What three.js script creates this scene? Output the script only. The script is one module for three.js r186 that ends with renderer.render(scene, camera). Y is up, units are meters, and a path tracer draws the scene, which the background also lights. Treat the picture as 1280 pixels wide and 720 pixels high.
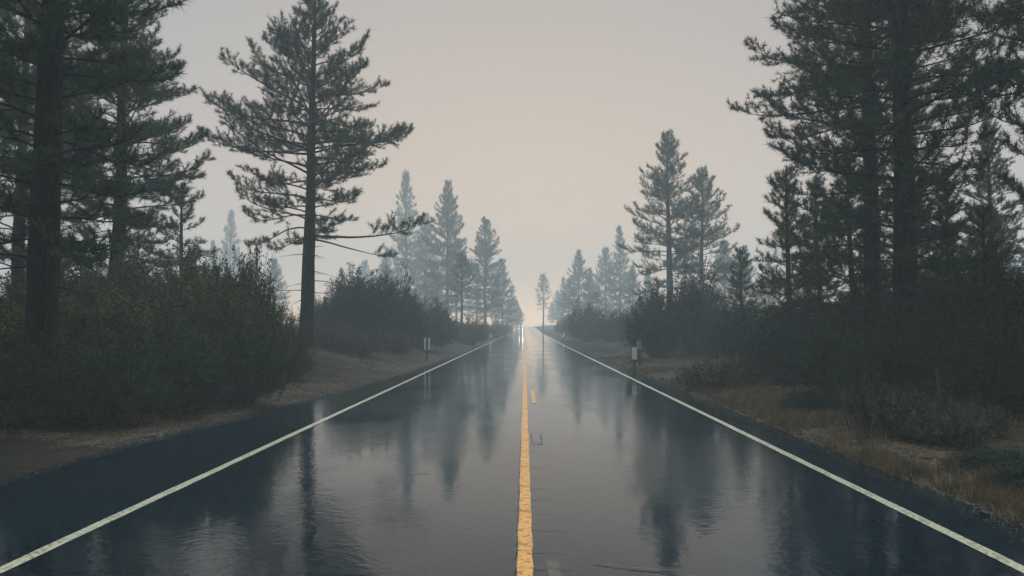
import * as THREE from 'three';

// ---------------------------------------------------------------- camera, sky, sun, exposure
const EYE = 1.5, FOCAL = 910;                       // metres; focal length in pixels of a 1280 x 720 picture
const scene = new THREE.Scene();
const camera = new THREE.PerspectiveCamera(2 * Math.atan(360 / FOCAL) * 180 / Math.PI, 1280 / 720, 0.1, 3000);
camera.position.set(0, EYE, 0);
camera.lookAt(-16, EYE + 48, -FOCAL);               // the road's vanishing point lies a little right of and below the middle
camera.updateMatrixWorld(true);

const renderer = new THREE.WebGLRenderer({ antialias: true });
renderer.toneMapping = THREE.LinearToneMapping;
renderer.toneMappingExposure = 3.6;
renderer.shadowMap.enabled = true;
renderer.setSize(1024, 576);

const clamp = (x, a = 0, b = 1) => Math.min(b, Math.max(a, x));
const smooth = (x) => { x = clamp(x); return x * x * (3 - 2 * x); };
const lerp = (a, b, t) => a + (b - a) * t;
function rng(seed) {
  let a = (seed * 2654435761) >>> 0;
  return () => { a = (a + 0x6D2B79F5) | 0; let t = Math.imul(a ^ (a >>> 15), 1 | a); t = (t + Math.imul(t ^ (t >>> 7), 61 | t)) ^ t; return ((t ^ (t >>> 14)) >>> 0) / 4294967296; };
}
// periodic value noise, cells per side, and an fbm of it
function tileNoise(size, cx, cy, seed) {
  const r = rng(seed), g = new Float32Array(cx * cy).map(() => r()), out = new Float32Array(size * size);
  for (let j = 0; j < size; j++) for (let i = 0; i < size; i++) {
    const x = i / size * cx, y = j / size * cy, x0 = Math.floor(x), y0 = Math.floor(y), u = smooth(x - x0), v = smooth(y - y0);
    const x1 = (x0 + 1) % cx, y1 = (y0 + 1) % cy;
    out[j * size + i] = lerp(lerp(g[y0 * cx + x0], g[y0 * cx + x1], u), lerp(g[y1 * cx + x0], g[y1 * cx + x1], u), v);
  }
  return out;
}
function fbm(size, cx, cy, octaves, seed, gain = 0.5) {
  const out = new Float32Array(size * size); let a = 1, sum = 0;
  for (let o = 0; o < octaves; o++) { const n = tileNoise(size, cx << o, cy << o, seed + o * 17); for (let i = 0; i < out.length; i++) out[i] += a * n[i]; sum += a; a *= gain; }
  for (let i = 0; i < out.length; i++) out[i] /= sum;
  return out;
}
function dataTexture(size, fill, srgb) {
  const d = new Uint8Array(size * size * 4);
  for (let k = 0; k < size * size; k++) { const c = fill(k); d[4 * k] = clamp(c[0]) * 255; d[4 * k + 1] = clamp(c[1]) * 255; d[4 * k + 2] = clamp(c[2]) * 255; d[4 * k + 3] = 255; }
  const t = new THREE.DataTexture(d, size, size, THREE.RGBAFormat);
  t.wrapS = t.wrapT = THREE.RepeatWrapping; t.magFilter = THREE.LinearFilter; t.minFilter = THREE.LinearMipmapLinearFilter; t.generateMipmaps = true;
  if (srgb) t.colorSpace = THREE.SRGBColorSpace;
  t.needsUpdate = true;
  return t;
}
// smooth 2-D noise over the plane, -1 to 1
const gridNoise = (() => { const r = rng(991), g = new Float32Array(65536).map(() => r() * 2 - 1); return (x, y) => { const x0 = Math.floor(x), y0 = Math.floor(y), u = smooth(x - x0), v = smooth(y - y0), at = (a, b) => g[((b & 255) << 8) | (a & 255)]; return lerp(lerp(at(x0, y0), at(x0 + 1, y0), u), lerp(at(x0, y0 + 1), at(x0 + 1, y0 + 1), u), v); }; })();

// overcast sky: warm and bright where the veiled sun stands low ahead, greyer and bluer overhead
const SUN = new THREE.Vector3(0.05, 0.84, -0.55).normalize();
{
  const W = 512, H = 256, d = new Float32Array(W * H * 4), mott = fbm(512, 6, 6, 4, 71);
  for (let j = 0; j < H; j++) for (let i = 0; i < W; i++) {
    const el = ((j + 0.5) / H - 0.5) * Math.PI, az = ((i + 0.5) / W - 0.5) * 2 * Math.PI;
    const x = Math.cos(el) * Math.cos(az), y = Math.sin(el), z = Math.cos(el) * Math.sin(az);
    const low = Math.exp(-Math.max(0, y) / 0.22), band = Math.exp(-Math.max(0, y) / 0.045);
    const glow = Math.exp(-(Math.acos(clamp(-z * 0.9994 + y * 0.035, -1, 1)) ** 2) / (2 * 0.42 ** 2));
    const m = 1 + 0.09 * (mott[(j * 2 % 512) * 512 + i] - 0.5);
    const k = (0.082 + 0.13 * low + 0.055 * glow + 0.36 * band * (0.3 + 0.7 * glow)) * m;
    const warm = clamp(0.1 + 0.45 * low + 0.5 * glow + 0.1 * band);
    const o = 4 * (j * W + i);
    d[o] = k * lerp(0.84, 1.50, warm); d[o + 1] = k * lerp(1.0, 0.985, warm); d[o + 2] = k * lerp(1.18, 0.58, warm); d[o + 3] = 1;
  }
  const sky = new THREE.DataTexture(d, W, H, THREE.RGBAFormat, THREE.FloatType);
  sky.mapping = THREE.EquirectangularReflectionMapping; sky.magFilter = THREE.LinearFilter; sky.minFilter = THREE.LinearFilter; sky.needsUpdate = true;
  scene.background = sky; scene.environment = sky;
}
const sun = new THREE.DirectionalLight(new THREE.Color(0.755, 0.955, 1.0), 1.5);
sun.position.copy(SUN).multiplyScalar(120).add(new THREE.Vector3(0, 0, -40));
sun.target.position.set(0, 0, -40);
sun.castShadow = true; sun.shadow.radius = 70; sun.shadow.mapSize.set(2048, 2048);
Object.assign(sun.shadow.camera, { left: -70, right: 70, top: 70, bottom: -70, near: 1, far: 300 });
scene.add(sun, sun.target);
scene.fog = new THREE.FogExp2(new THREE.Color(0.98, 0.99, 1.0), 0.0051);

// ---------------------------------------------------------------- helpers for things
const taken = {};
function numbered(name) { const n = taken[name] = (taken[name] ?? -1) + 1; return n ? `${name}_${String(n).padStart(3, '0')}` : name; }
function thing(name, label, category, group) {
  const o = new THREE.Group(); o.name = numbered(name); o.userData = { label, category }; if (group) o.userData.group = group;
  scene.add(o); return o;
}
function part(name, geometry, material, parent, label) {
  const m = new THREE.Mesh(geometry, material); m.name = name; m.castShadow = m.receiveShadow = true; if (label) m.userData.label = label;
  parent.add(m); return m;
}
function setting(name, geometry, material, label, kind = 'structure') {
  const m = new THREE.Mesh(geometry, material); m.name = name; m.castShadow = m.receiveShadow = true; m.userData = { kind, label }; scene.add(m); return m;
}
function copyOf(source, label, group, name) {
  const c = source.clone(); c.name = numbered(name ?? source.name.replace(/_\d{3}$/, '')); c.userData = { ...source.userData, label: label ?? source.userData.label };
  if (group) c.userData.group = group;
  scene.add(c); return c;
}
// a picture position (1280 x 720) and a distance along the road give a point in the place
function at(px, py, d) {
  const v = new THREE.Vector3(px - 640, 360 - py, -FOCAL).applyQuaternion(camera.quaternion);
  return v.multiplyScalar(d / -v.z).add(camera.position);
}
// triangle collector
class Shape {
  constructor(colored) { this.p = []; this.n = []; this.c = colored ? [] : null; this.u = []; this.i = []; }
  get count() { return this.p.length / 3; }
  vertex(x, y, z, nx, ny, nz, u, v, c) { this.p.push(x, y, z); this.n.push(nx, ny, nz); this.u.push(u, v); if (this.c) this.c.push(c[0], c[1], c[2]); return this.count - 1; }
  tube(points, radii, sides, c, wobble = 0) {
    const start = this.count, N = points.length, a = new THREE.Vector3(), b = new THREE.Vector3(), t = new THREE.Vector3(); let len = 0;
    a.set(1, 0, 0.13);
    for (let k = 0; k < N; k++) {
      t.subVectors(points[Math.min(N - 1, k + 1)], points[Math.max(0, k - 1)]).normalize();
      a.addScaledVector(t, -a.dot(t)); if (a.lengthSq() < 1e-4) { a.set(0, 0, 1).addScaledVector(t, -t.z); } a.normalize(); b.crossVectors(t, a);
      if (k) len += points[k].distanceTo(points[k - 1]);
      for (let s = 0; s <= sides; s++) {
        const w = s / sides * Math.PI * 2, cs = Math.cos(w), sn = Math.sin(w), nx = a.x * cs + b.x * sn, ny = a.y * cs + b.y * sn, nz = a.z * cs + b.z * sn;
        const r = radii[k] * (1 + wobble * gridNoise(cs * 2.2 + 31 + len * 0.3, sn * 2.2 + len * 1.1));
        this.vertex(points[k].x + nx * r, points[k].y + ny * r, points[k].z + nz * r, nx, ny, nz, s / sides * Math.max(1, Math.round(6.28 * radii[0] / 0.5)), len / 0.9, c);
      }
    }
    for (let k = 0; k < N - 1; k++) for (let s = 0; s < sides; s++) { const o = start + k * (sides + 1) + s, q = o + sides + 1; this.i.push(o, o + 1, q, o + 1, q + 1, q); }
    const top = this.vertex(points[N - 1].x, points[N - 1].y, points[N - 1].z, t.x, t.y, t.z, 0, 0, c), e = start + (N - 1) * (sides + 1);
    for (let s = 0; s < sides; s++) this.i.push(e + s, e + s + 1, top);
  }
  tri(a, b, c3, color) {
    const ux = b[0] - a[0], uy = b[1] - a[1], uz = b[2] - a[2], vx = c3[0] - a[0], vy = c3[1] - a[1], vz = c3[2] - a[2];
    let nx = uy * vz - uz * vy, ny = uz * vx - ux * vz, nz = ux * vy - uy * vx; const l = Math.hypot(nx, ny, nz) || 1; nx /= l; ny /= l; nz /= l;
    const o = this.count;
    this.vertex(...a, nx, ny, nz, 0, 0, color); this.vertex(...b, nx, ny, nz, 1, 0, color); this.vertex(...c3, nx, ny, nz, 0.5, 1, color);
    this.i.push(o, o + 1, o + 2);
  }
  geometry() {
    const g = new THREE.BufferGeometry();
    g.setAttribute('position', new THREE.Float32BufferAttribute(this.p, 3)); g.setAttribute('normal', new THREE.Float32BufferAttribute(this.n, 3)); g.setAttribute('uv', new THREE.Float32BufferAttribute(this.u, 2));
    if (this.c) g.setAttribute('color', new THREE.Float32BufferAttribute(this.c, 3));
    g.setIndex(this.i); return g;
  }
}
const std = (o) => new THREE.MeshPhysicalMaterial({ side: THREE.DoubleSide, specularIntensity: 0.25, ...o });
const lin = (r, g, b) => new THREE.Color().setRGB(r, g, b);

// ---------------------------------------------------------------- lie of the land
// d is the distance ahead of the camera (-z)
const table = (rows) => (d) => { if (d <= rows[0][0]) return rows[0][1]; for (let k = 1; k < rows.length; k++) if (d < rows[k][0]) return lerp(rows[k - 1][1], rows[k][1], (d - rows[k - 1][0]) / (rows[k][0] - rows[k - 1][0])); return rows.at(-1)[1]; };
const leftEdge = table([[-10, -5.6], [4, -5.35], [9, -5.1], [12.5, -4.75], [17, -4.2], [24, -3.8], [35, -3.62], [60, -3.5], [900, -3.5]]);
const rightEdge = table([[-10, 3.72], [10, 3.7], [60, 3.6], [900, 3.6]]);
const rise = (d) => d < 100 ? 0 : 1.3 * smooth((d - 100) / 220);
const edgeNoise = (d, s) => 0.08 * gridNoise(d * 0.9 + s * 37, s * 11.3) + 0.05 * gridNoise(d * 3.1, s * 5.1 + 3) + 0.03 * gridNoise(d * 7.3, s * 8.7);
const roadY = (x, d) => rise(d) + 0.03 - 0.008 * Math.abs(x) + 0.005 * gridNoise(x * 0.4 + 9, d * 0.11) + 0.0008 * gridNoise(x * 1.3, d * 0.45);
function land(x, d) {
  const l = leftEdge(d) + edgeNoise(d, 1), r = rightEdge(d) + edgeNoise(d, 2), n = gridNoise(x * 0.33, d * 0.33), f = gridNoise(x * 1.1 + 40, d * 1.1), ff = gridNoise(x * 3.7, d * 3.7 + 9);
  if (x > l && x < r) { const s = Math.min(x - l, r - x); return rise(d) - 0.012 - 0.10 * smooth(s / 0.25); }
  const s = x <= l ? l - x : x - r, high = x <= l ? 0.72 : 0.6, wide = x <= l ? 3.6 : 5;
  const slow = 0.25 * smooth((s - 8) / 20) * gridNoise(x * 0.05 + 3, d * 0.05);
  return rise(d) - 0.012 + 0.09 * smooth(s / 0.9) + high * smooth((s - 0.7) / wide) + smooth(s / 1.5) * (0.07 * n + 0.045 * f) + smooth(s / 0.3) * 0.018 * ff + slow * 2;
}

// ---------------------------------------------------------------- materials
const T = {};
{
  const coarse = fbm(512, 4, 4, 5, 5), fine = fbm(512, 48, 48, 3, 9), patch = fbm(512, 3, 3, 3, 21);
  T.soil = dataTexture(512, (k) => { const a = coarse[k], b = fine[k], e = smooth((patch[k] - 0.42) * 6); const v = 0.55 + 0.6 * (a - 0.5) + 0.75 * (b - 0.5); return [v * lerp(0.42, 0.34, e), v * lerp(0.345, 0.295, e), v * lerp(0.27, 0.25, e)]; }, true);
  T.soilBump = dataTexture(512, (k) => { const v = 0.5 * coarse[k] + 0.5 * fine[k]; return [v, v, v]; });
  const ridge = fbm(512, 10, 3, 4, 33), plate = fbm(512, 22, 9, 3, 37);
  T.bark = dataTexture(512, (k) => { const f = Math.abs(ridge[k] - 0.5) * 5, v = clamp(0.35 + 0.5 * smooth(f) + 0.4 * (plate[k] - 0.5)); return [v * 0.40, v * 0.345, v * 0.31]; }, true);
  T.barkBump = dataTexture(512, (k) => { const v = clamp(smooth(Math.abs(ridge[k] - 0.5) * 5) * 0.7 + plate[k] * 0.3); return [v, v, v]; });
  // wet asphalt, one tile = 6 m: stone grain, worn patches, film of water of uneven depth
  const stone = tileNoise(1024, 400, 400, 51), stone2 = tileNoise(1024, 160, 160, 53), worn = fbm(1024, 4, 4, 5, 57), film = fbm(1024, 7, 4, 5, 59, 0.58), wave = fbm(1024, 14, 18, 4, 63, 0.6);
  T.road = dataTexture(1024, (k) => { const v = 0.092 + 0.05 * (worn[k] - 0.5) + 0.075 * (stone[k] - 0.5) + 0.04 * (stone2[k] - 0.5); return [v * 0.64, v * 1.17, v * 1.42]; }, true);
  T.roadRough = dataTexture(1024, (k) => { const f = smooth((film[k] - 0.36) * 4.2), v = lerp(0.06, 0.115, f) + 0.04 * (stone2[k] - 0.5) * f; return [v, v, v]; });
  T.roadBump = dataTexture(1024, (k) => { const f = smooth((film[k] - 0.36) * 4.2), v = 0.5 + 0.42 * (wave[k] - 0.5) + (0.3 + 0.7 * f) * (0.14 * (stone[k] - 0.5) + 0.36 * (stone2[k] - 0.5)); return [v, v, v]; });
  const chip = fbm(512, 40, 40, 3, 81), scuff = fbm(512, 5, 5, 4, 83);
  T.paint = dataTexture(512, (k) => { const w = smooth((chip[k] - 0.30) * 6) * smooth((scuff[k] - 0.22) * 6), v = 0.62 + 0.34 * w + 0.08 * (chip[k] - 0.5); return [v, v, v]; }, true);
}
const M = {
  road: new THREE.MeshPhysicalMaterial({ map: T.road, roughness: 1, roughnessMap: T.roadRough, bumpMap: T.roadBump, bumpScale: 0.0022, ior: 1.37, metalness: 0 }),
  soil: std({ map: T.soil, bumpMap: T.soilBump, bumpScale: 0.04, roughness: 0.92, color: lin(0.20, 0.135, 0.098) }),
  bark: std({ map: T.bark, bumpMap: T.barkBump, bumpScale: 0.03, roughness: 0.9, color: lin(0.20, 0.205, 0.22) }),
  twig: std({ color: lin(0.035, 0.030, 0.026), roughness: 0.9 }),
  needle: std({ color: 0xffffff, vertexColors: true, roughness: 0.85 }),
  leaf: std({ color: 0xffffff, vertexColors: true, roughness: 0.95 }),
  white: new THREE.MeshPhysicalMaterial({ map: T.paint, color: lin(0.47, 0.41, 0.30), roughness: 0.3, ior: 1.34 }),
  yellow: new THREE.MeshPhysicalMaterial({ map: T.paint, color: lin(0.64, 0.255, 0.03), roughness: 0.35, ior: 1.34 }),
  fadedYellow: new THREE.MeshPhysicalMaterial({ map: T.paint, color: lin(0.055, 0.045, 0.03), roughness: 0.25, ior: 1.34 }),
  tar: new THREE.MeshPhysicalMaterial({ color: lin(0.008, 0.008, 0.009), roughness: 0.55, ior: 1.34 }),
  grass: std({ color: 0xffffff, roughness: 0.8 }),
  stone: std({ color: 0xffffff, roughness: 0.7 }),
};

// ---------------------------------------------------------------- ground and road
function sheet(xs, ds, y, uvScale) {
  const s = new Shape(), nx = xs.length;
  for (const d of ds) for (const x of xs) { const X = typeof x === 'function' ? x(d) : x; s.vertex(X, y(X, d), -d, 0, 1, 0, X / uvScale, d / uvScale); }
  for (let j = 0; j < ds.length - 1; j++) for (let i = 0; i < nx - 1; i++) { const o = j * nx + i; s.i.push(o, o + 1, o + nx, o + 1, o + nx + 1, o + nx); }
  const g = s.geometry(); g.computeVertexNormals(); return g;
}
const steps = (a, b, first, grow, most) => { const out = [a]; let s = first, x = a; while (x < b) { x = Math.min(b, x + s); out.push(x); s = Math.min(most, s * grow); } return out; };
{
  const side = steps(3.2, 320, 0.14, 1.045, 60), xs = [...side.map((x) => -x).reverse(), -2, 0, 2, ...side];
  const back = steps(3, 120, 0.3, 1.3, 30).map((d) => -d + 6).filter((d) => d < 2.9).reverse(), ds = [...back, ...steps(3, 330, 0.14, 1.014, 40)];
  setting('ground', sheet(xs, ds, land, 3.2), M.soil, 'brown earth banks and forest floor beside the wet road');
}
{
  const cols = [(d) => leftEdge(d) + edgeNoise(d, 1) - 0.05, (d) => leftEdge(d) + edgeNoise(d, 1) + 0.01];
  for (let k = 1; k < 30; k++) cols.push((d) => lerp(leftEdge(d), rightEdge(d), k / 30));
  cols.push((d) => rightEdge(d) + edgeNoise(d, 2) - 0.01, (d) => rightEdge(d) + edgeNoise(d, 2) + 0.05);
  const y = (x, d) => roadY(x, d) - ((x < leftEdge(d) + edgeNoise(d, 1) - 0.03 || x > rightEdge(d) + edgeNoise(d, 2) + 0.03) ? 0.07 : 0);
  const ds = [-40, -20, -10, -5, 0, ...steps(2, 328, 0.22, 1.01, 20)];
  M.roadMesh = setting('road', sheet(cols, ds, y, 6), M.road, 'rain-wet dark asphalt two-lane road running straight into the mist');
}
function ribbon(x0, x1, d0, d1, lift, ragged, seed) {
  const cols = [0, 0.25, 0.5, 0.75, 1].map((t) => (d) => lerp(x0, x1, t) + (t === 0 || t === 1 ? (t ? 1 : -1) * ragged * gridNoise(d * 5.3 + seed, seed * 7.7 + t) : 0));
  return sheet(cols, steps(d0, d1, 0.12, 1.01, 12), (x, d) => roadY(x, d) + lift, 0.9);
}
setting('edge_line', ribbon(-3.27, -3.175, -3, 326, 0.005, 0.006, 1), M.white, 'white edge line along the wide shoulder of the wet road');
setting('edge_line_001', ribbon(3.015, 3.11, -3, 326, 0.005, 0.006, 2), M.white, 'white edge line beside the dry grass verge');
setting('centre_line', ribbon(-0.049, 0.049, -3, 326, 0.005, 0.007, 3), M.yellow, 'solid yellow centre line down the wet road');
for (let k = 0, d = 1.7; k < 9; k++, d += 12.3) setting(numbered('centre_dash'), ribbon(0.135, 0.215, d, d + 2.95, 0.005, 0.01, 4 + k), k ? M.yellow : M.fadedYellow, 'short worn yellow dash beside the solid centre line');

// cracks filled with tar
function crack(pts, width, seed) {
  const s = new Shape(), r = rng(seed);
  let prev = null;
  const dense = []; for (let k = 0; k < pts.length - 1; k++) for (let t = 0; t < 6; t++) dense.push([lerp(pts[k][0], pts[k + 1][0], t / 6) + (r() - 0.5) * width * 0.8, lerp(pts[k][1], pts[k + 1][1], t / 6) + (r() - 0.5) * width * 0.8]); dense.push(pts.at(-1));
  dense.forEach(([x, d], k) => {
    const [ax, ad] = dense[Math.max(0, k - 1)], [bx, bd] = dense[Math.min(dense.length - 1, k + 1)], l = Math.hypot(bx - ax, bd - ad) || 1, w = width * (0.35 + 0.65 * r()) * (k === 0 || k === dense.length - 1 ? 0.3 : 1) / 2;
    const px = -(bd - ad) / l * w, pd = (bx - ax) / l * w;
    s.vertex(x + px, roadY(x, d) + 0.0105, -(d + pd), 0, 1, 0, 0, 0); s.vertex(x - px, roadY(x, d) + 0.0105, -(d - pd), 0, 1, 0, 0, 0);
    if (k) { const o = s.count - 4; s.i.push(o, o + 1, o + 2, o + 1, o + 3, o + 2); }
  });
  part('crack', s.geometry(), M.tar, M.roadMesh);
}
{
  const r = rng(404);
  for (let d = 4.5; d < 11; d += 0.34 + 0.25 * r()) { const l = 0.1 + 0.16 * r(); crack([[-0.05 - 0.03 * r(), d], [0.04, d + 0.02 * (r() - 0.5)], [0.07 + l, d + 0.03 * (r() - 0.5)]], 0.010, d * 100 | 0); }
  for (let d = 4.4; d < 9.5; d += 0.3) crack([[-0.066 + 0.012 * r(), d], [-0.06 + 0.01 * r(), d + 0.2]], 0.007, d * 77 | 0);
  crack([[0.085, 9.25], [0.085, 10.05]], 0.02, 11); crack([[0.215, 9.2], [0.212, 10.1]], 0.022, 12); crack([[0.08, 9.26], [0.15, 9.24], [0.22, 9.24]], 0.04, 13);
  crack([[0.42, 4.62], [0.6, 4.55], [0.8, 4.5], [1.02, 4.38], [1.2, 4.36]], 0.02, 14);
  crack([[-1.15, 7.4], [-0.95, 7.43]], 0.03, 15);
}

// ---------------------------------------------------------------- pines
function tuft(s, r, p, u, n, L, W, tone) {
  for (let k = 0; k < n; k++) {
    let x = r() * 2 - 1, y = r() * 2 - 1, z = r() * 2 - 1; const l = Math.hypot(x, y, z) || 1, spread = 1.0 + 0.9 * r();
    x = u.x + x / l * spread; y = u.y + y / l * spread + 0.12; z = u.z + z / l * spread; const m = Math.hypot(x, y, z) || 1, len = L * (0.7 + 0.5 * r()); x *= len / m; y *= len / m; z *= len / m;
    const o = (r() - 0.7) * L * 0.8, bx = p.x + u.x * o, by = p.y + u.y * o, bz = p.z + u.z * o;
    let wx = y * (r() - 0.5) - z * (r() - 0.5), wy = z * (r() - 0.5) - x * (r() - 0.5), wz = x * (r() - 0.5) - y * (r() - 0.5); const w = W / (Math.hypot(wx, wy, wz) || 1); wx *= w; wy *= w; wz *= w;
    s.tri([bx - wx, by - wy, bz - wz], [bx + wx, by + wy, bz + wz], [bx + x, by + y, bz + z], tone);
  }
}
function pineShapes(o) {
  const r = rng(o.seed), up = new THREE.Vector3(0, 1, 0), crown = new Shape(true), limbs = [], trunk = new Shape();
  const H = o.H, lean = o.lean ?? [0, 0], bow = (h) => new THREE.Vector3(lean[0] * h + 0.10 * gridNoise(h * 0.22 + o.seed, 1.5), h, lean[1] * h + 0.10 * gridNoise(h * 0.22, o.seed + 7.5));
  const radiusAt = (h) => o.r0 * Math.pow(clamp(1 - h / (H + 0.2), 0.01), 0.8) * (1 + 0.35 * Math.exp(-h / 0.35)) + 0.008;
  const tp = [], tr = []; for (let k = 0; k <= 40; k++) { const h = -0.5 + (H + 0.5) * k / 40; tp.push(bow(Math.max(h, -0.5))); tr.push(radiusAt(Math.max(0, h))); }
  trunk.tube(tp, tr, o.sides ?? 12, null, 0.10);
  const tones = o.tones ?? [[0.022, 0.072, 0.036], [0.034, 0.084, 0.032], [0.016, 0.060, 0.036], [0.052, 0.086, 0.030]];
  const put = (wood, h, az, len, pitch0, sag, lift, bare) => {
    const pts = [], radii = [], dirs = [], N = 9, p = bow(h), r0 = (0.010 + 0.0115 * len) * (o.limbThick ?? 1); let a = az; const bend = (r() - 0.5) * 1.0;
    p.addScaledVector(new THREE.Vector3(Math.cos(a), 0, Math.sin(a)), radiusAt(h) * 0.6);
    for (let k = 0; k <= N; k++) {
      const t = k / N, pitch = pitch0 - sag * Math.sin(Math.PI * Math.min(1, t * 1.15)) + lift * t * t + (r() - 0.5) * 0.10; a = az + bend * t + (r() - 0.5) * 0.12;
      const u = new THREE.Vector3(Math.cos(a) * Math.cos(pitch), Math.sin(pitch), Math.sin(a) * Math.cos(pitch));
      pts.push(p.clone()); radii.push(Math.max(0.004, r0 * Math.pow(1 - t, 0.75))); dirs.push(u); p.addScaledVector(u, len / N);
    }
    wood.tube(pts, radii, o.limbSides ?? 6, null);
    if (bare >= 1) return;
    const on = (t) => { const f = t * N, k = Math.min(N - 1, Math.floor(f)); return [pts[k].clone().lerp(pts[k + 1], f - k), dirs[k]]; };
    let flip = r() < 0.5 ? 1 : -1; const tone = tones[Math.floor(r() * tones.length)];
    for (let t = bare; t < 1; t += o.twigStep / len * (0.7 + 0.6 * r())) {
      const [q, u] = on(t), side = new THREE.Vector3().crossVectors(u, up).normalize().multiplyScalar(flip); flip = -flip;
      const out = u.clone().multiplyScalar(0.55 + 0.35 * r()).addScaledVector(side, 0.45 + 0.5 * r()).addScaledVector(up, (o.twigUp ?? 0.10) + 1.1 * (r() - 0.45)).normalize();
      const tl = clamp((0.14 + 0.34 * (1 - t) * (0.4 + 1.2 * r())) * Math.pow(len, 0.75), 0.16, o.twigMost ?? 1.1), tw = [q.clone()], K = 3, dir = out.clone();
      for (let k = 1; k <= K; k++) { dir.addScaledVector(up, 0.14 + 0.2 * (r() - 0.5)).normalize(); dir.x += 0.3 * (r() - 0.5); dir.z += 0.3 * (r() - 0.5); dir.normalize(); tw.push(tw[k - 1].clone().addScaledVector(dir, tl / K)); }
      if (o.twigWood !== false) wood.tube(tw, [0.009, 0.007, 0.005, 0.004], 3, null);
      const c = tone.map((v) => v * (0.7 + 0.6 * r()));
      if (o.side && tl > 0.3) for (const k of [1, 2]) {
        const v = dir.clone().multiplyScalar(0.6).add(new THREE.Vector3(r() - 0.5, 0.9 * (r() - 0.35), r() - 0.5).multiplyScalar(1.5)).normalize(), sl = tl * (0.3 + 0.3 * r()), b = tw[k], e = b.clone().addScaledVector(v, sl);
        wood.tube([b, e], [0.006, 0.003], 3, null);
        for (let f = 0.5; f <= 1.001; f += o.tuftStep / sl) tuft(crown, r, b.clone().lerp(e, f), v, o.needles, o.needleL * (0.8 + 0.4 * r()), o.needleW, c);
      }
      for (let f = 0.38; f <= 1.001; f += o.tuftStep / tl * (0.8 + 0.4 * r())) {
        const g = Math.min(K - 1e-3, f * K), k = Math.floor(g), w = tw[k].clone().lerp(tw[k + 1], g - k), v = dir.clone().addScaledVector(up, 0.25).normalize();
        w.x += (r() - 0.5) * 0.05; w.y += (r() - 0.5) * 0.05; w.z += (r() - 0.5) * 0.05;
        if (r() < (o.keep ?? 1)) tuft(crown, r, w, v, o.needles, o.needleL * (0.8 + 0.4 * r()), o.needleW, c);
      }
    }
    const [q, u] = on(0.999); for (let k = 0; k < 2; k++) tuft(crown, r, q.clone().addScaledVector(u, -0.1 * k), u.clone().addScaledVector(up, 0.4).normalize(), o.needles, o.needleL, o.needleW, tone);
  };
  const fresh = () => { if (o.oneWood) return trunk; const s = new Shape(); limbs.push(s); return s; };
  let az = r() * 6.28;
  for (let h = o.base; h < H - 0.25;) {
    const t = (h - o.base) / (H - o.base), n = o.perNode ?? (t > 0.85 ? 3 : 2 + (r() < 0.5 ? 1 : 0));
    for (let k = 0; k < n; k++) {
      az += 2.4 + (r() - 0.5) * 0.9; const len = o.radius(t, az) * (0.70 + 0.42 * r()); if (len < 0.12) continue;
      const pitch = lerp(o.pitchLow ?? 0.05, o.pitchTop ?? 0.85, Math.pow(t, 1.3)) + (r() - 0.5) * 0.5, sag = lerp(0.3, 0.02, t) * (0.4 + r()), lift = 0.25 + 0.6 * r();
      put(fresh(), h + (r() - 0.5) * o.nodeStep * 0.5, az, len, pitch, sag, lift, (o.bare ?? 0.3) * (1 - 0.6 * t) * (0.7 + 0.6 * r()));
    }
    h += o.nodeStep * lerp(1, 0.6, t) * (0.75 + 0.5 * r());
  }
  for (const [h, a, len, pitch, sag, lift, bare] of o.extra ?? []) put(fresh(), h, a, len, pitch, sag, lift, bare);
  for (let k = 0; k < (o.snags ?? 0); k++) { const s = fresh(), h = lerp(o.snagFrom ?? o.base * 0.3, o.base * 1.05, r()); put(s, h, r() * 6.28, 0.35 + 0.9 * r(), (r() - 0.5) * 0.35, 0.1, -0.15, 1); }
  tuft(crown, r, bow(H), up, o.needles * 2, o.needleL, o.needleW, tones[0]); tuft(crown, r, bow(H - 0.12), up, o.needles * 2, o.needleL, o.needleW, tones[0]);
  return { trunk: trunk.geometry(), limbs: limbs.map((s) => s.geometry()), crown: crown.geometry(), triangles: crown.i.length / 3 };
}
let triangles = 0;
function pine(o, name, label, group) {
  const t = thing(name, label, 'pine tree', group), g = pineShapes(o);
  part('trunk', g.trunk, M.bark, t); g.limbs.forEach((l) => part('limb', l, M.bark, t)); part('crown', g.crown, M.needle, t);
  triangles += g.triangles; return t;
}
const stand = (t, x, d, turn = 0, size = 1, sink = 0.05) => { t.position.set(x, land(x, d) - sink, -d); t.rotation.y = turn; t.scale.setScalar(size); return t; };
const xAt = (px, d) => (px - 656) / FOCAL * d;
// crown half-widths by height share, towards -x and +x
const profile = (left, right, depth) => { const l = table(left), q = table(right); return (t, a) => { const c = Math.cos(a), side = c > 0 ? q(t) : l(t), w = depth ?? (l(t) + q(t)) / 2; return lerp(w, side, Math.abs(c)); }; };
const cone = (R, peak = 0.25, top = 0.12) => (t) => R * (t < peak ? lerp(0.62, 1, smooth(t / peak)) : lerp(1, top, Math.pow((t - peak) / (1 - peak), 1.05)));

const near = { side: true, needles: 22, needleL: 0.15, needleW: 0.0072, tuftStep: 0.135, twigStep: 0.115, nodeStep: 0.27, limbThick: 0.8 };
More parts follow.
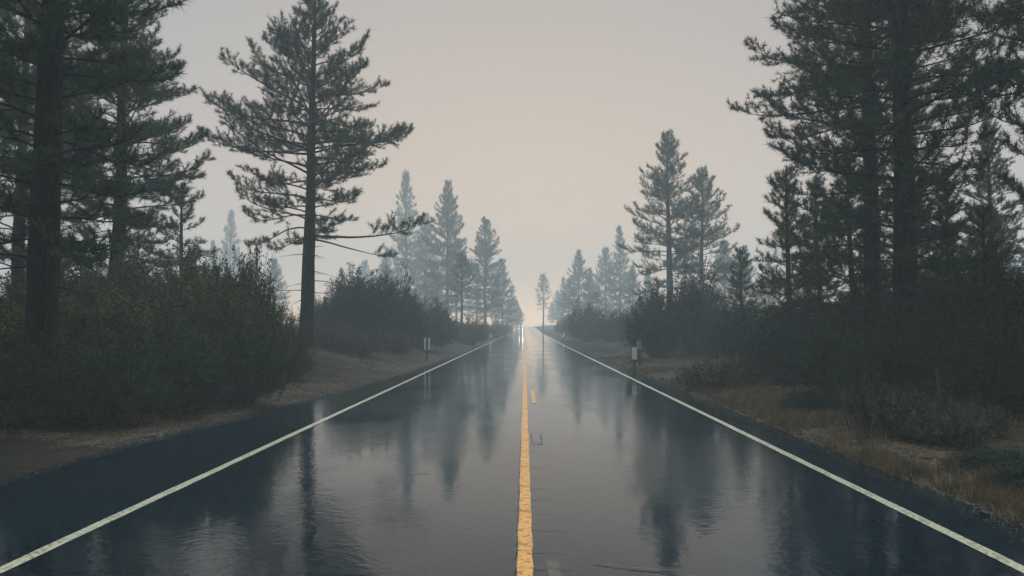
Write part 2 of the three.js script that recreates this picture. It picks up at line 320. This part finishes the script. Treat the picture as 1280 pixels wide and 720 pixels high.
// the tall pine on the bank by the bend of the shoulder
stand(pine({ ...near, seed: 3, H: 13.7, r0: 0.25, base: 3.9, lean: [0.012, 0], bare: 0.26, snags: 16, snagFrom: 1.6, nodeStep: 0.30, twigStep: 0.13, limbThick: 0.85,
  radius: profile([[0, 2.0], [0.12, 2.7], [0.23, 3.2], [0.33, 3.4], [0.39, 3.9], [0.54, 2.8], [0.66, 2.2], [0.79, 1.25], [0.87, 0.85], [1, 0.25]], [[0, 1.0], [0.12, 2.4], [0.23, 3.2], [0.39, 3.6], [0.54, 3.0], [0.66, 1.95], [0.79, 1.3], [0.87, 0.85], [1, 0.2]]),
  extra: [[4.0, 0.25, 4.3, -0.02, 0.06, 0.5, 0.5], [3.9, -0.4, 2.9, -0.18, 0.1, 0.1, 0.75], [4.3, 3.3, 2.6, 0.15, 0.6, 0.0, 0.5], [7.2, 0.2, 3.4, 0.1, 0.1, 0.6, 0.3], [7.0, 3.0, 3.8, 0.05, 0.1, 0.5, 0.35]] },
  'pine_tree', 'tall open pine with bare lower trunk and dead snags on the bare earth bank'), xAt(383, 26), 26);
// pines beyond the shrubs at the wide shoulder
stand(pine({ ...near, seed: 8, H: 14.6, r0: 0.24, base: 3.2, nodeStep: 0.25, lean: [0.012, 0], bare: 0.25, snags: 6, radius: cone(2.9, 0.3) }, 'pine_tree', 'dense tall pine rising behind the olive shrubs, next to a small pine'), xAt(137, 17.5), 17.5, 0, 0.76);
stand(pine({ ...near, seed: 15, H: 5.3, r0: 0.09, base: 1.7, bare: 0.2, needleL: 0.15, radius: cone(1.05, 0.4, 0.25), snags: 5, nodeStep: 0.26 }, 'pine_tree', 'small thin-trunked young pine above the olive shrubs'), xAt(222, 23.5), 23.5);
stand(pine({ ...near, seed: 21, H: 13.5, r0: 0.225, base: 2.3, bare: 0.22, nodeStep: 0.26, radius: cone(1.9, 0.35, 0.3), snags: 12, lean: [0.01, 0] }, 'pine_tree', 'thick dark trunked pine towering over the shrubs by the wide shoulder'), xAt(42, 10.5), 10.5);
const widePine = stand(pine({ ...near, seed: 27, H: 14.5, r0: 0.25, base: 2.2, bare: 0.22, nodeStep: 0.28, twigStep: 0.125, radius: cone(2.4, 0.35, 0.3), snags: 8 }, 'pine_tree', 'broad dense pine with the thicker trunk of the twin pines above the grass verge'), xAt(1130, 15.5), 15.5);
const slimPine = stand(pine({ ...near, seed: 34, H: 15.5, r0: 0.21, base: 2.6, bare: 0.22, nodeStep: 0.28, twigStep: 0.125, radius: cone(3.1, 0.3, 0.3), snags: 8 }, 'pine_tree', 'slim tall pine, thinner of the twin pines above the grass verge'), xAt(1086, 18), 18);
stand(copyOf(slimPine, 'pine with heavy boughs at the dark end of the grass verge'), xAt(1375, 11.5), 11.5, 2.1, 0.95).scale.set(0.62, 0.95, 0.62);
stand(copyOf(widePine, 'pine half hidden behind the thick dark trunk by the wide shoulder'), xAt(-120, 15), 15, 1.3, 1.0);
stand(copyOf(slimPine, 'pine standing deep in the wood behind the thick dark trunk'), xAt(15, 22), 22, 4.0, 0.9);
stand(copyOf(widePine, 'low pine standing in the wood behind the twin pines'), xAt(1235, 24), 24, 3.6, 0.52);
const young = pine({ ...near, seed: 40, H: 5.4, r0: 0.09, base: 0.7, bare: 0.1, nodeStep: 0.26, radius: cone(1.35, 0.25, 0.2), tones: [[0.062, 0.088, 0.028], [0.075, 0.092, 0.030], [0.048, 0.078, 0.030]] }, 'pine_tree', 'olive green young pine in front of the twin pines');
stand(young, xAt(985, 20), 20);
stand(copyOf(young, 'young pine tight against the slim twin pine trunk'), xAt(1062, 20.5), 20.5, 5.0, 1.05);
stand(copyOf(young, 'young pine behind the thicker twin pine trunk'), xAt(1128, 20), 20, 0.6, 1.0);
stand(copyOf(young, 'young pine between the twin pines and the heavy boughs'), xAt(1180, 17), 17, 3.0, 0.8);
stand(copyOf(young, 'short young pine among the brush below the dense tall pine'), xAt(165, 24), 24, 2.0, 0.72);
stand(copyOf(young, 'young pine crowding the side of the olive young pine'), xAt(1022, 22.5), 22.5, 5.6, 1.0);
stand(copyOf(young, 'young pine between the big dark bush and the olive young pine'), xAt(925, 27), 27, 4.0, 0.72);
stand(copyOf(young, 'young pine in the dark brush under the heavy boughs of the grass verge'), xAt(1225, 15), 15, 1.0, 0.62);
const middle = { needles: 14, needleL: 0.21, needleW: 0.011, tuftStep: 0.13, twigStep: 0.13, nodeStep: 0.32, limbSides: 5, limbThick: 0.8 };
const pairTall = pine({ ...middle, seed: 45, H: 12.0, r0: 0.22, base: 3.0, bare: 0.25, radius: cone(3.0, 0.3, 0.12), snags: 4 }, 'pine_tree', 'taller pine of the pair rising out of the big dark bush');
stand(pairTall, xAt(837, 52), 52, 0, 1.24);
const pairShort = pine({ ...middle, seed: 52, H: 10.6, r0: 0.18, base: 2.6, bare: 0.25, radius: cone(2.8, 0.3, 0.1), snags: 4 }, 'pine_tree', 'shorter pine of the pair rising out of the big dark bush');
stand(pairShort, xAt(878, 56), 56, 0, 1.24);

// pines along the road in the mist
const far = { needles: 9, needleL: 0.26, needleW: 0.022, tuftStep: 0.17, twigStep: 0.16, nodeStep: 0.3, bare: 0.15, limbThick: 0.7, limbSides: 3, sides: 7, oneWood: true, twigWood: false };
const kinds = [
  { ...far, seed: 61, H: 13, r0: 0.20, base: 1.7, radius: cone(3.3, 0.25, 0.12) },
  { ...far, seed: 64, H: 13, r0: 0.21, base: 2.4, radius: cone(3.5, 0.3, 0.2) },
  { ...far, seed: 67, H: 13, r0: 0.19, base: 1.0, radius: cone(2.8, 0.15, 0.08) },
  { ...far, seed: 70, H: 13, r0: 0.20, base: 5.2, radius: cone(2.2, 0.45, 0.4), keep: 0.75, bare: 0.45 },
];
const proto = [];
function hazy(kind, px, d, topY, turn, label, group, dx) {
  let t = proto[kind];
  if (!t) { t = proto[kind] = pine(kinds[kind], 'misty_pine', label, group); } else t = copyOf(t, label, group);
  t.userData.group = group; if (!group) delete t.userData.group;
  const x = dx ?? xAt(px, d), top = at(px, topY, d).y - land(x, d);
  stand(t, x, d, turn, 1); const s = top / kinds[kind].H; t.scale.set(s * 0.8 + 0.2, s, s * 0.8 + 0.2); return t;
}
hazy(2, 506, 142, 213, 0.5, 'slender pale pine tip fading behind the long bough of the bank pine');
hazy(0, 558, 110, 228, 1.9, 'tallest misty pine of the row past the dark roadside bush');
hazy(1, 606, 114, 276, 4.4, 'misty pine nearest the road of the row past the dark bush');
hazy(3, 577, 76, 318, 2.9, 'small dark trunked pine standing low in the misty row');
hazy(0, 532, 146, 268, 5.2, 'pale pine between the two tallest of the misty row');
hazy(2, 284, 185, 262, 0.2, 'very pale lone pine far off behind the olive shrubs');
hazy(2, 262, 170, 300, 3.2, 'faint low pine beside the very pale lone pine');
hazy(3, 679, 165, 344, 1.1, 'lone open crowned pine at the road edge far down in the mist');
hazy(0, 723, 138, 313, 0.7, 'broad misty pine across the road from the misty row');
hazy(2, 775, 140, 282, 2.2, 'slim pale pine before the pair above the dark bush');
hazy(1, 757, 150, 312, 3.9, 'pale pine between the broad misty pine and the slim one');
{
  const r = rng(808), share = 'pine dissolving into the mist far along the road', group = 'pines fading into the mist';
  for (const [px, d, y, k] of [[628, 125, 322, 0], [640, 165, 356, 2], [620, 145, 345, 1], [646, 175, 372, 0], [636, 200, 374, 2], [596, 125, 330, 2], [650, 240, 384, 1], [704, 160, 342, 2], [697, 200, 362, 1], [712, 140, 350, 1], [690, 235, 376, 0], [738, 120, 338, 0], [745, 84, 366, 3], [790, 100, 330, 0], [810, 90, 335, 2], [905, 75, 300, 1], [930, 85, 305, 0], [960, 70, 320, 2], [570, 120, 300, 1], [545, 140, 322, 2], [480, 125, 318, 0], [455, 150, 330, 1], [425, 130, 335, 2], [340, 95, 325, 1], [310, 130, 320, 0], [195, 100, 318, 1], [120, 80, 310, 2], [70, 60, 300, 0], [20, 70, 310, 1], [1010, 60, 310, 1], [1180, 50, 300, 0], [1240, 44, 260, 2], [1290, 60, 290, 1]]) hazy(k, px, Math.min(d * 1.2, 270), y + 8 * (r() - 0.5), r() * 6.28, share, group);
}

// ---------------------------------------------------------------- shrubs
function shrubShapes(o) {
  const r = rng(o.seed), wood = new Shape(), leaves = new Shape(true), { W, H } = o;
  const lump = (a, e) => 0.76 + 0.38 * gridNoise(Math.cos(a) * 1.9 + o.seed * 3.1, Math.sin(a) * 1.9 + e * 2.3) + 0.12 * gridNoise(a * 4 + o.seed, e * 5);
  for (let k = 0; k < o.sprays; k++) {
    const a = r() * 6.283, e = Math.asin(Math.pow(r(), 0.8) * 1.05 > 1 ? 1 : Math.pow(r(), 0.8)), q = lump(a, e) * (0.45 + 0.58 * Math.sqrt(r()));
    const x = Math.cos(a) * Math.cos(e) * W * q, z = Math.sin(a) * Math.cos(e) * W * q, y = 0.06 * H + Math.sin(e) * H * q * 0.94 + 0.08 * H * r();
    const u = new THREE.Vector3(Math.cos(a) * 0.45 + (r() - 0.5) * 0.6, 0.75 + 0.3 * r(), Math.sin(a) * 0.45 + (r() - 0.5) * 0.6).normalize(), p = new THREE.Vector3(x, y, z), len = o.spray * (0.6 + 0.8 * r());
    const tip = p.clone().addScaledVector(u, len), tone = o.tones[Math.floor(r() * o.tones.length)], g = 0.4 + 1.2 * r();
    if (k % 7 === 0) { const base = new THREE.Vector3((r() - 0.5) * 0.3 * W, -0.15, (r() - 0.5) * 0.3 * W), mid = base.clone().lerp(p, 0.5).add(new THREE.Vector3(0, 0.12 * H, 0)); wood.tube([base, mid, p, tip], [0.028 * o.stem, 0.018 * o.stem, 0.009 * o.stem, 0.003], 4); }
    else if (k % 11 === 1) wood.tube([p, tip, tip.clone().addScaledVector(u, len * 0.9).add(new THREE.Vector3((r() - 0.5) * 0.12, 0, (r() - 0.5) * 0.12))], [0.006, 0.005, 0.002], 3);
    else wood.tube([p.clone().addScaledVector(u, -len * 0.6), p, tip], [0.006, 0.005, 0.002], 3);
    for (let m = 0; m < o.leaves; m++) {
      const f = Math.pow(r(), 0.7), c = p.clone().lerp(tip, f * 1.05 - 0.05), s = o.leaf * (0.6 + 0.8 * r());
      const d = new THREE.Vector3(r() - 0.5, r() - 0.35, r() - 0.5).normalize(), w = new THREE.Vector3(r() - 0.5, r() - 0.5, r() - 0.5).cross(d).normalize().multiplyScalar(s * o.slim);
      c.addScaledVector(d, s * 0.3); c.x += (r() - 0.5) * o.spread; c.y += (r() - 0.5) * o.spread; c.z += (r() - 0.5) * o.spread;
      const h = g * (0.8 + 0.4 * r()), col = [tone[0] * h, tone[1] * h, tone[2] * h], e1 = [c.x + d.x * s, c.y + d.y * s, c.z + d.z * s], b = [c.x, c.y, c.z], m1 = [c.x + d.x * s * 0.5 + w.x, c.y + d.y * s * 0.5 + w.y, c.z + d.z * s * 0.5 + w.z], m2 = [c.x + d.x * s * 0.5 - w.x, c.y + d.y * s * 0.5 - w.y, c.z + d.z * s * 0.5 - w.z];
      leaves.tri(b, m1, e1, col); leaves.tri(b, e1, m2, col);
    }
  }
  return [wood.geometry(), leaves.geometry()];
}
const olive = [[0.060, 0.080, 0.022], [0.088, 0.088, 0.020], [0.042, 0.070, 0.024], [0.094, 0.078, 0.024]], deep = [[0.018, 0.040, 0.023], [0.025, 0.046, 0.022], [0.014, 0.033, 0.022]], dusty = [[0.085, 0.105, 0.07], [0.10, 0.11, 0.07], [0.07, 0.09, 0.062]], brown = [[0.085, 0.066, 0.045], [0.07, 0.06, 0.04], [0.10, 0.08, 0.055]];
const bushKinds = {
  olive: [{ seed: 5, W: 1.5, H: 2.3, sprays: 900, leaves: 26, leaf: 0.058, slim: 0.30, spray: 0.34, spread: 0.09, stem: 1.2, tones: olive }, { seed: 9, W: 1.5, H: 2.3, sprays: 900, leaves: 26, leaf: 0.062, slim: 0.26, spray: 0.42, spread: 0.09, stem: 1.2, tones: olive }],
  deep: [{ seed: 13, W: 1.6, H: 2.3, sprays: 1000, leaves: 26, leaf: 0.052, slim: 0.34, spray: 0.30, spread: 0.11, stem: 1.2, tones: deep }, { seed: 17, W: 1.6, H: 2.3, sprays: 1000, leaves: 26, leaf: 0.052, slim: 0.34, spray: 0.36, spread: 0.11, stem: 1.2, tones: deep }],
  sage: [{ seed: 23, W: 0.6, H: 0.55, sprays: 260, leaves: 26, leaf: 0.035, slim: 0.22, spray: 0.20, spread: 0.05, stem: 0.5, tones: dusty }],
  brush: [{ seed: 29, W: 1.0, H: 0.7, sprays: 320, leaves: 24, leaf: 0.05, slim: 0.2, spray: 0.22, spread: 0.07, stem: 0.6, tones: brown }],
};
const bushMade = {};
let bushTurn = 0;
function bush(kind, name, px, d, topY, wide, label, group, variant = 0) {
  const key = kind + variant, o = bushKinds[kind][variant]; let t = bushMade[key];
  if (t) t = copyOf(t, label, group, name); else { t = bushMade[key] = thing(name, label, 'shrub', group); const [w, l] = shrubShapes(o); part('stem', w, M.twig, t); part('foliage', l, M.leaf, t); }
  delete t.userData.group; if (group) t.userData.group = group;
  const x = xAt(px, d), y = land(x, d), top = at(px, topY, d).y - y;
  t.position.set(x, y - 0.04, -d); bushTurn += 2.4; t.rotation.y = bushTurn; const s = wide / 2 / FOCAL * d / o.W * 1.12; t.scale.set(s, top / (o.H * 1.08), s); return t;
}
const tangle = 'olive shrub in the tangled thicket along the wide shoulder', tangleGroup = 'olive thicket by the wide shoulder';
[[30, 11.5, 385, 190, 0], [110, 12.2, 362, 170, 1], [195, 13.5, 352, 150, 0], [268, 14.6, 338, 120, 1], [302, 16, 318, 92, 0], [150, 16.5, 318, 170, 0], [235, 18, 318, 150, 1], [70, 16, 330, 190, 1], [340, 18, 372, 66, 1], [364, 18.6, 404, 56, 0], [-40, 12, 380, 180, 1]].forEach(([px, d, y, w, v]) => bush('olive', 'olive_shrub', px, d, y, w, tangle, tangleGroup, v));
[[130, 10.6, 420, 150], [225, 12.2, 410, 150], [300, 13.6, 400, 120], [40, 10, 430, 150], [-30, 9.3, 440, 160]].forEach(([px, d, y, w], k) => bush('deep', 'dark_shrub', px, d, y, w, 'low dark shrub at the foot of the olive thicket', 'dark shrubs under the thicket', k % 2));
bush('deep', 'dark_shrub', 445, 33, 333, 105, 'big dark bush just past the tall open pine');
bush('deep', 'dark_shrub', 402, 38, 372, 70, 'dark bush filling the gap behind the tall open pine', null, 1);
bush('deep', 'dark_shrub', 490, 35, 348, 90, 'dark bush joined to the side of the big one past the tall pine', null, 1);
bush('olive', 'olive_shrub', 527, 40, 374, 80, 'lone olive bush between the dark bush and the misty pines');
bush('deep', 'dark_shrub', 548, 47, 385, 60, 'small dark bush behind the pair of white markers', null, 1);
bush('olive', 'olive_shrub', 585, 56, 398, 56, 'rounded bush at the end of the bank by the misty pines', null, 1);
[[415, 27, 412, 60], [452, 28, 414, 62], [492, 31, 415, 52], [425, 29, 405, 60], [478, 33, 408, 60]].forEach(([px, d, y, w]) => bush('brush', 'brown_brush', px, d, y, w, 'low brown brush at the foot of the dark bushes', 'low brush on the earth bank'));
[[605, 84, 404, 26], [622, 95, 402, 22], [630, 120, 402, 18]].forEach(([px, d, y, w]) => bush('deep', 'dark_shrub', px, d, y, w, 'small misty shrub at the far road edge below the misty pines', 'misty shrubs below the pines'));
bush('deep', 'dark_shrub', 822, 31, 352, 84, 'broad dark bush in front of the pine pair, at the white paddle marker');
bush('deep', 'dark_shrub', 868, 30, 344, 92, 'tallest dark bush in front of the pine pair', null, 1);
bush('deep', 'dark_shrub', 905, 27, 378, 80, 'dark bush between the pine pair and the young olive pine');
const gloom = 'dark shrub in the thicket under the twin pines', gloomGroup = 'dark thicket under the twin pines';
[[955, 22, 372, 110, 0], [1005, 19, 366, 120, 1], [1060, 17, 362, 130, 0], [1125, 14.5, 368, 150, 1], [1190, 13.5, 350, 150, 0], [1250, 12.5, 335, 160, 1], [1300, 11, 350, 170, 0], [1095, 20, 340, 130, 1], [1165, 19, 330, 140, 0], [1225, 18, 312, 140, 1], [975, 17, 405, 110, 1], [1040, 14.5, 408, 120, 0], [1110, 12.4, 412, 140, 1], [1240, 10.6, 400, 150, 0]].forEach(([px, d, y, w, v]) => bush('deep', 'dark_shrub', px, d, y, w, gloom, gloomGroup, v));
[[735, 62, 378, 50, 0], [765, 55, 388, 56, 1], [790, 48, 385, 44, 0], [715, 85, 392, 32, 1], [705, 110, 396, 24, 0]].forEach(([px, d, y, w, v]) => bush('deep', 'dark_shrub', px, d, y, w, 'misty shrub along the verge before the slim pale pine', 'misty shrubs along the verge', v));
[[1085, 9.9, 478, 66], [1128, 9.3, 492, 84], [1180, 8.7, 508, 88], [1212, 9.2, 502, 56]].forEach(([px, d, y, w]) => bush('sage', 'sage_bush', px, d, y, w, 'pale grey-green sage bush at the back of the grass verge', 'sage bushes on the verge'));
[[1290, 6.6, 568, 130, 0], [1228, 7.5, 556, 110, 1], [1010, 12.3, 482, 80, 0]].forEach(([px, d, y, w, v]) => bush('deep', 'dark_shrub', px, d, y, w, 'knee-high dark shrub between the grass verge and the sage bushes', 'knee-high shrubs behind the grass verge', v));
bush('brush', 'brown_brush', 900, 17, 448, 120, 'low brown brush behind the grass verge past the sage bushes');

// ---------------------------------------------------------------- verge: dry grass, litter, stones
function scatter(name, geometry, material, list, label) {
  const m = new THREE.InstancedMesh(geometry, material, list.length); m.name = name; m.castShadow = m.receiveShadow = true; m.userData = { kind: 'stuff', label };
  const o = new THREE.Object3D(), c = new THREE.Color();
  list.forEach(([x, y, z, turn, s, tall, col], k) => { o.position.set(x, y, z); o.rotation.set(0, turn, 0); o.scale.set(s, s * tall, s); o.updateMatrix(); m.setMatrixAt(k, o.matrix); m.setColorAt(k, c.setRGB(...col)); });
  scene.add(m); return m;
}
{
  const r = rng(77), g = new Shape();
  for (let k = 0; k < 16; k++) { const a = r() * 6.28, l = 0.05 + 0.085 * r(), o = 0.05 * r(), lean = 0.2 + 0.9 * r(), bx = Math.cos(a) * o, bz = Math.sin(a) * o, tx = Math.cos(a) * l * lean, tz = Math.sin(a) * l * lean, w = 0.004; g.tri([bx - Math.sin(a) * w, -0.01, bz + Math.cos(a) * w], [bx + Math.sin(a) * w, -0.01, bz - Math.cos(a) * w], [bx + tx, l * (1.1 - 0.6 * lean), bz + tz], null); }
  const list = [], straw = [[0.21, 0.15, 0.085], [0.27, 0.21, 0.13], [0.15, 0.105, 0.065], [0.11, 0.08, 0.052], [0.085, 0.08, 0.045]];
  const grow = (n, d0, d1, x0, x1, keep, size) => { for (let k = 0; k < n; k++) { const d = d0 * Math.pow(d1 / d0, r()), x = lerp(x0(d), x1(d), r()); if (r() > keep(x, d)) continue; const c = straw[Math.floor(r() * straw.length)], v = 0.7 + 0.6 * r(); list.push([x, land(x, d), -d, r() * 6.28, size * (0.6 + 0.8 * r()), 0.7 + 0.7 * r(), c.map((q) => q * v)]); } };
  const clump = (x, d) => smooth(0.45 + 1.2 * gridNoise(x * 0.9, d * 0.5) + 0.8 * gridNoise(x * 2.7, d * 2.1));
  grow(40000, 3.6, 75, (d) => rightEdge(d) + 0.12, (d) => rightEdge(d) + 1.6, clump, 1.0);
  grow(5000, 5, 45, (d) => rightEdge(d) + 0.02, (d) => rightEdge(d) + 0.4, clump, 0.8);
  grow(6000, 4, 60, (d) => rightEdge(d) + 1.5, (d) => rightEdge(d) + 4, (x, d) => 0.5 * clump(x, d), 0.9);
  grow(12000, 8, 80, (d) => leftEdge(d) - 4.5, (d) => leftEdge(d) - 0.5, (x, d) => 0.7 * clump(x + 50, d), 0.8);
  scatter('dry_grass', g.geometry(), M.grass, list, 'short dry straw coloured grass on the verges');
  const s = new THREE.IcosahedronGeometry(0.02, 1), sp = s.attributes.position; for (let k = 0; k < sp.count; k++) { const v = new THREE.Vector3().fromBufferAttribute(sp, k), q = 1 + 0.35 * gridNoise(v.x * 90 + 5, v.y * 90 + v.z * 60); sp.setXYZ(k, v.x * q * 1.2, v.y * q * 0.7, v.z * q); } s.computeVertexNormals();
  const stones = [];
  for (let k = 0; k < 9000; k++) { const leftSide = r() < 0.5, d = (leftSide ? 9 : 4) * Math.pow(leftSide ? 7 : 15, r()), x = leftSide ? leftEdge(d) - 0.02 - 2.4 * r() * r() : rightEdge(d) + 0.03 + 1.2 * r() * r(), v = 0.03 + 0.07 * r(); stones.push([x, land(x, d), -d, r() * 6.28, 0.35 + 1.3 * r() * r(), 1, [v * 1.05, v, v * 0.92]]); }
  for (let k = 0; k < 1500; k++) { const left = r() < 0.5, d = 4 * Math.pow(10, r()), i = 0.02 + 0.35 * r() * r(), x = left ? leftEdge(d) + edgeNoise(d, 1) + i : rightEdge(d) + edgeNoise(d, 2) - i, v = 0.02 + 0.05 * r(); stones.push([x, roadY(x, d) + 0.002, -d, r() * 6.28, 0.2 + 0.5 * r() * r(), 1, [v * 1.1, v, v * 0.9]]); }
  scatter('gravel', s, M.stone, stones, 'small grey stones scattered along the asphalt edges');
  const f = new Shape(); for (let k = 0; k < 7; k++) { const a = r() * 3.14, l = 0.05 + 0.05 * r(), x = (r() - 0.5) * 0.2, z = (r() - 0.5) * 0.2, w = 0.003, y = 0.006 + 0.012 * r(); f.tri([x - Math.sin(a) * w, y, z + Math.cos(a) * w], [x + Math.sin(a) * w, y, z - Math.cos(a) * w], [x + Math.cos(a) * l * 2, y + 0.006 * r(), z + Math.sin(a) * l * 2], null); }
  const litter = [];
  for (let k = 0; k < 26000; k++) { const leftSide = r() < 0.6, d = (leftSide ? 9 : 5) * Math.pow(leftSide ? 7 : 12, r()), x = leftSide ? leftEdge(d) - 0.15 - 5 * r() : rightEdge(d) + 0.2 + 4 * r(), v = 0.6 + 0.8 * r(); litter.push([x, land(x, d), -d, r() * 6.28, 0.8 + 0.8 * r(), 1, [0.15 * v, 0.095 * v, 0.055 * v]]); }
  scatter('pine_litter', f.geometry(), M.grass, litter, 'fallen brown pine needles on the earth banks');
}

// ---------------------------------------------------------------- roadside markers
const panelWhite = std({ color: lin(0.92, 0.90, 0.86), roughness: 0.5 }), postBrown = std({ color: lin(0.05, 0.045, 0.04), roughness: 0.8 }), dark = std({ color: lin(0.02, 0.02, 0.02), roughness: 0.7 }), rust = std({ color: lin(0.11, 0.055, 0.048), roughness: 0.8 }), weathered = std({ color: lin(0.30, 0.30, 0.28), roughness: 0.8 });
function slab(w, h, t, x, y, z) { const s = new THREE.Shape(), c = Math.min(w, h) * 0.12; s.moveTo(-w / 2 + c, 0); s.lineTo(w / 2 - c, 0); s.lineTo(w / 2, c); s.lineTo(w / 2, h - c); s.lineTo(w / 2 - c, h); s.lineTo(-w / 2 + c, h); s.lineTo(-w / 2, h - c); s.lineTo(-w / 2, c); s.closePath(); const b = Math.min(0.004, t * 0.3), g = new THREE.ExtrudeGeometry(s, { depth: t - 2 * b, bevelEnabled: true, bevelSize: b, bevelThickness: b, bevelSegments: 1 }); g.translate(x, y, z); return g; }
function marker(label, px, d, h, w, tall, style, lean = 0) {
  const t = thing('road_marker', label, 'marker post'), x = xAt(px, d);
  part('post', slab(0.055, h + 0.3, 0.035, 0, -0.3, -0.0175), postBrown, t);
  const p = part('panel', slab(w, tall, 0.012, 0, h - tall + 0.03, 0.0185), style === 'pale' ? weathered : panelWhite, t);
  if (style === 'slot') part('slot', slab(w * 0.28, tall * 0.99, 0.006, 0, h - tall * 0.995 + 0.03, 0.0315), dark, p);
  t.position.set(x, land(x, d), -d); t.rotation.z = lean; return t;
}
marker('white marker panel with a dark centre slot on a brown post', 534, 31, 0.92, 0.26, 0.52, 'slot');
marker('small white marker behind the dark slotted marker panel', 545, 44, 0.95, 0.26, 0.42, 'slot');
marker('tiny white marker at the far end of the earth bank', 613, 78, 0.85, 0.3, 0.6, 'plain');
marker('white paddle marker on a dark post in the grass verge', 792, 24, 0.86, 0.15, 0.40, 'plain');
marker('grey marker close behind the white paddle marker', 799, 27, 0.88, 0.16, 0.30, 'pale', 0.05);
marker('leaning white marker far along the grass verge', 702, 74, 0.85, 0.2, 0.5, 'plain', -0.28);
marker('pale weathered marker at the foot of the tall open pine', 367, 24.8, 0.62, 0.24, 0.34, 'pale', 0.03);
{
  const t = thing('marker_stake', 'thin rust red stake standing behind the sage bushes', 'stake'), d = 9.25, x = xAt(1166, d);
  part('shaft', slab(0.028, 1.16, 0.022, 0, -0.3, -0.011), rust, t); part('cap', slab(0.034, 0.06, 0.028, 0, 0.862, -0.014), rust, t);
  t.position.set(x, land(x, d) - 0.05, -d); t.rotation.z = 0.02;
}

// ---------------------------------------------------------------- far car with its headlights on
{
  const d = 270, x = -1.45, t = thing('car', 'far car with lit headlights coming down the misty road', 'car');
  const paint = new THREE.MeshPhysicalMaterial({ color: lin(0.35, 0.35, 0.36), roughness: 0.35, clearcoat: 1, clearcoatRoughness: 0.1 }), glass = new THREE.MeshPhysicalMaterial({ color: lin(0.02, 0.022, 0.025), roughness: 0.08 }), rubber = std({ color: lin(0.015, 0.015, 0.015), roughness: 0.9 }), lampGlow = new THREE.MeshStandardMaterial({ color: 0x333333, emissive: new THREE.Color(1.0, 0.93, 0.82), emissiveIntensity: 7 });
  const side = (pts, w) => { const s = new THREE.Shape(pts.map(([a, b]) => new THREE.Vector2(a, b))), g = new THREE.ExtrudeGeometry(s, { depth: w - 0.12, bevelEnabled: true, bevelSize: 0.06, bevelThickness: 0.06, bevelSegments: 2 }); g.rotateY(-Math.PI / 2); g.translate((w - 0.12) / 2, 0, 0); return g; };
  // profile along the car, front towards +z
  part('body', side([[-2.2, 0.35], [2.1, 0.35], [2.15, 0.7], [1.2, 0.92], [-2.1, 0.98], [-2.25, 0.7]], 1.75), paint, t);
  const cabin = part('cabin', side([[-1.9, 1.0], [1.0, 0.98], [0.35, 1.42], [-1.5, 1.45]], 1.5), paint, t);
  const wind = slab(1.3, 0.5, 0.01, 0, 0, 0); wind.rotateX(-0.95); wind.translate(0, 1.02, 1.07); part('windscreen', wind, glass, cabin);
  for (const sx of [-1, 1]) {
    for (const z of [-1.35, 1.4]) { const w = new THREE.CylinderGeometry(0.32, 0.32, 0.2, 20); w.rotateZ(Math.PI / 2); w.translate(sx * 0.78, 0.32, z); part('wheel', w, rubber, t); }
    const l = new THREE.SphereGeometry(0.13, 14, 10); l.scale(1.3, 0.8, 0.4); l.translate(sx * 0.62, 0.66, 2.19); part('headlight', l, lampGlow, t);
    const beam = new THREE.SpotLight(new THREE.Color(1, 0.93, 0.82), 4, 60, 0.35, 0.6, 2); beam.position.set(sx * 0.62, 0.66, 2.32); beam.target.position.set(sx * 0.62, 0.2, 20); beam.castShadow = true; t.add(beam, beam.target);
  }
  t.position.set(x, roadY(x, d) + 0.006, -d);
}
console.log('needle triangles', triangles);
renderer.render(scene, camera);
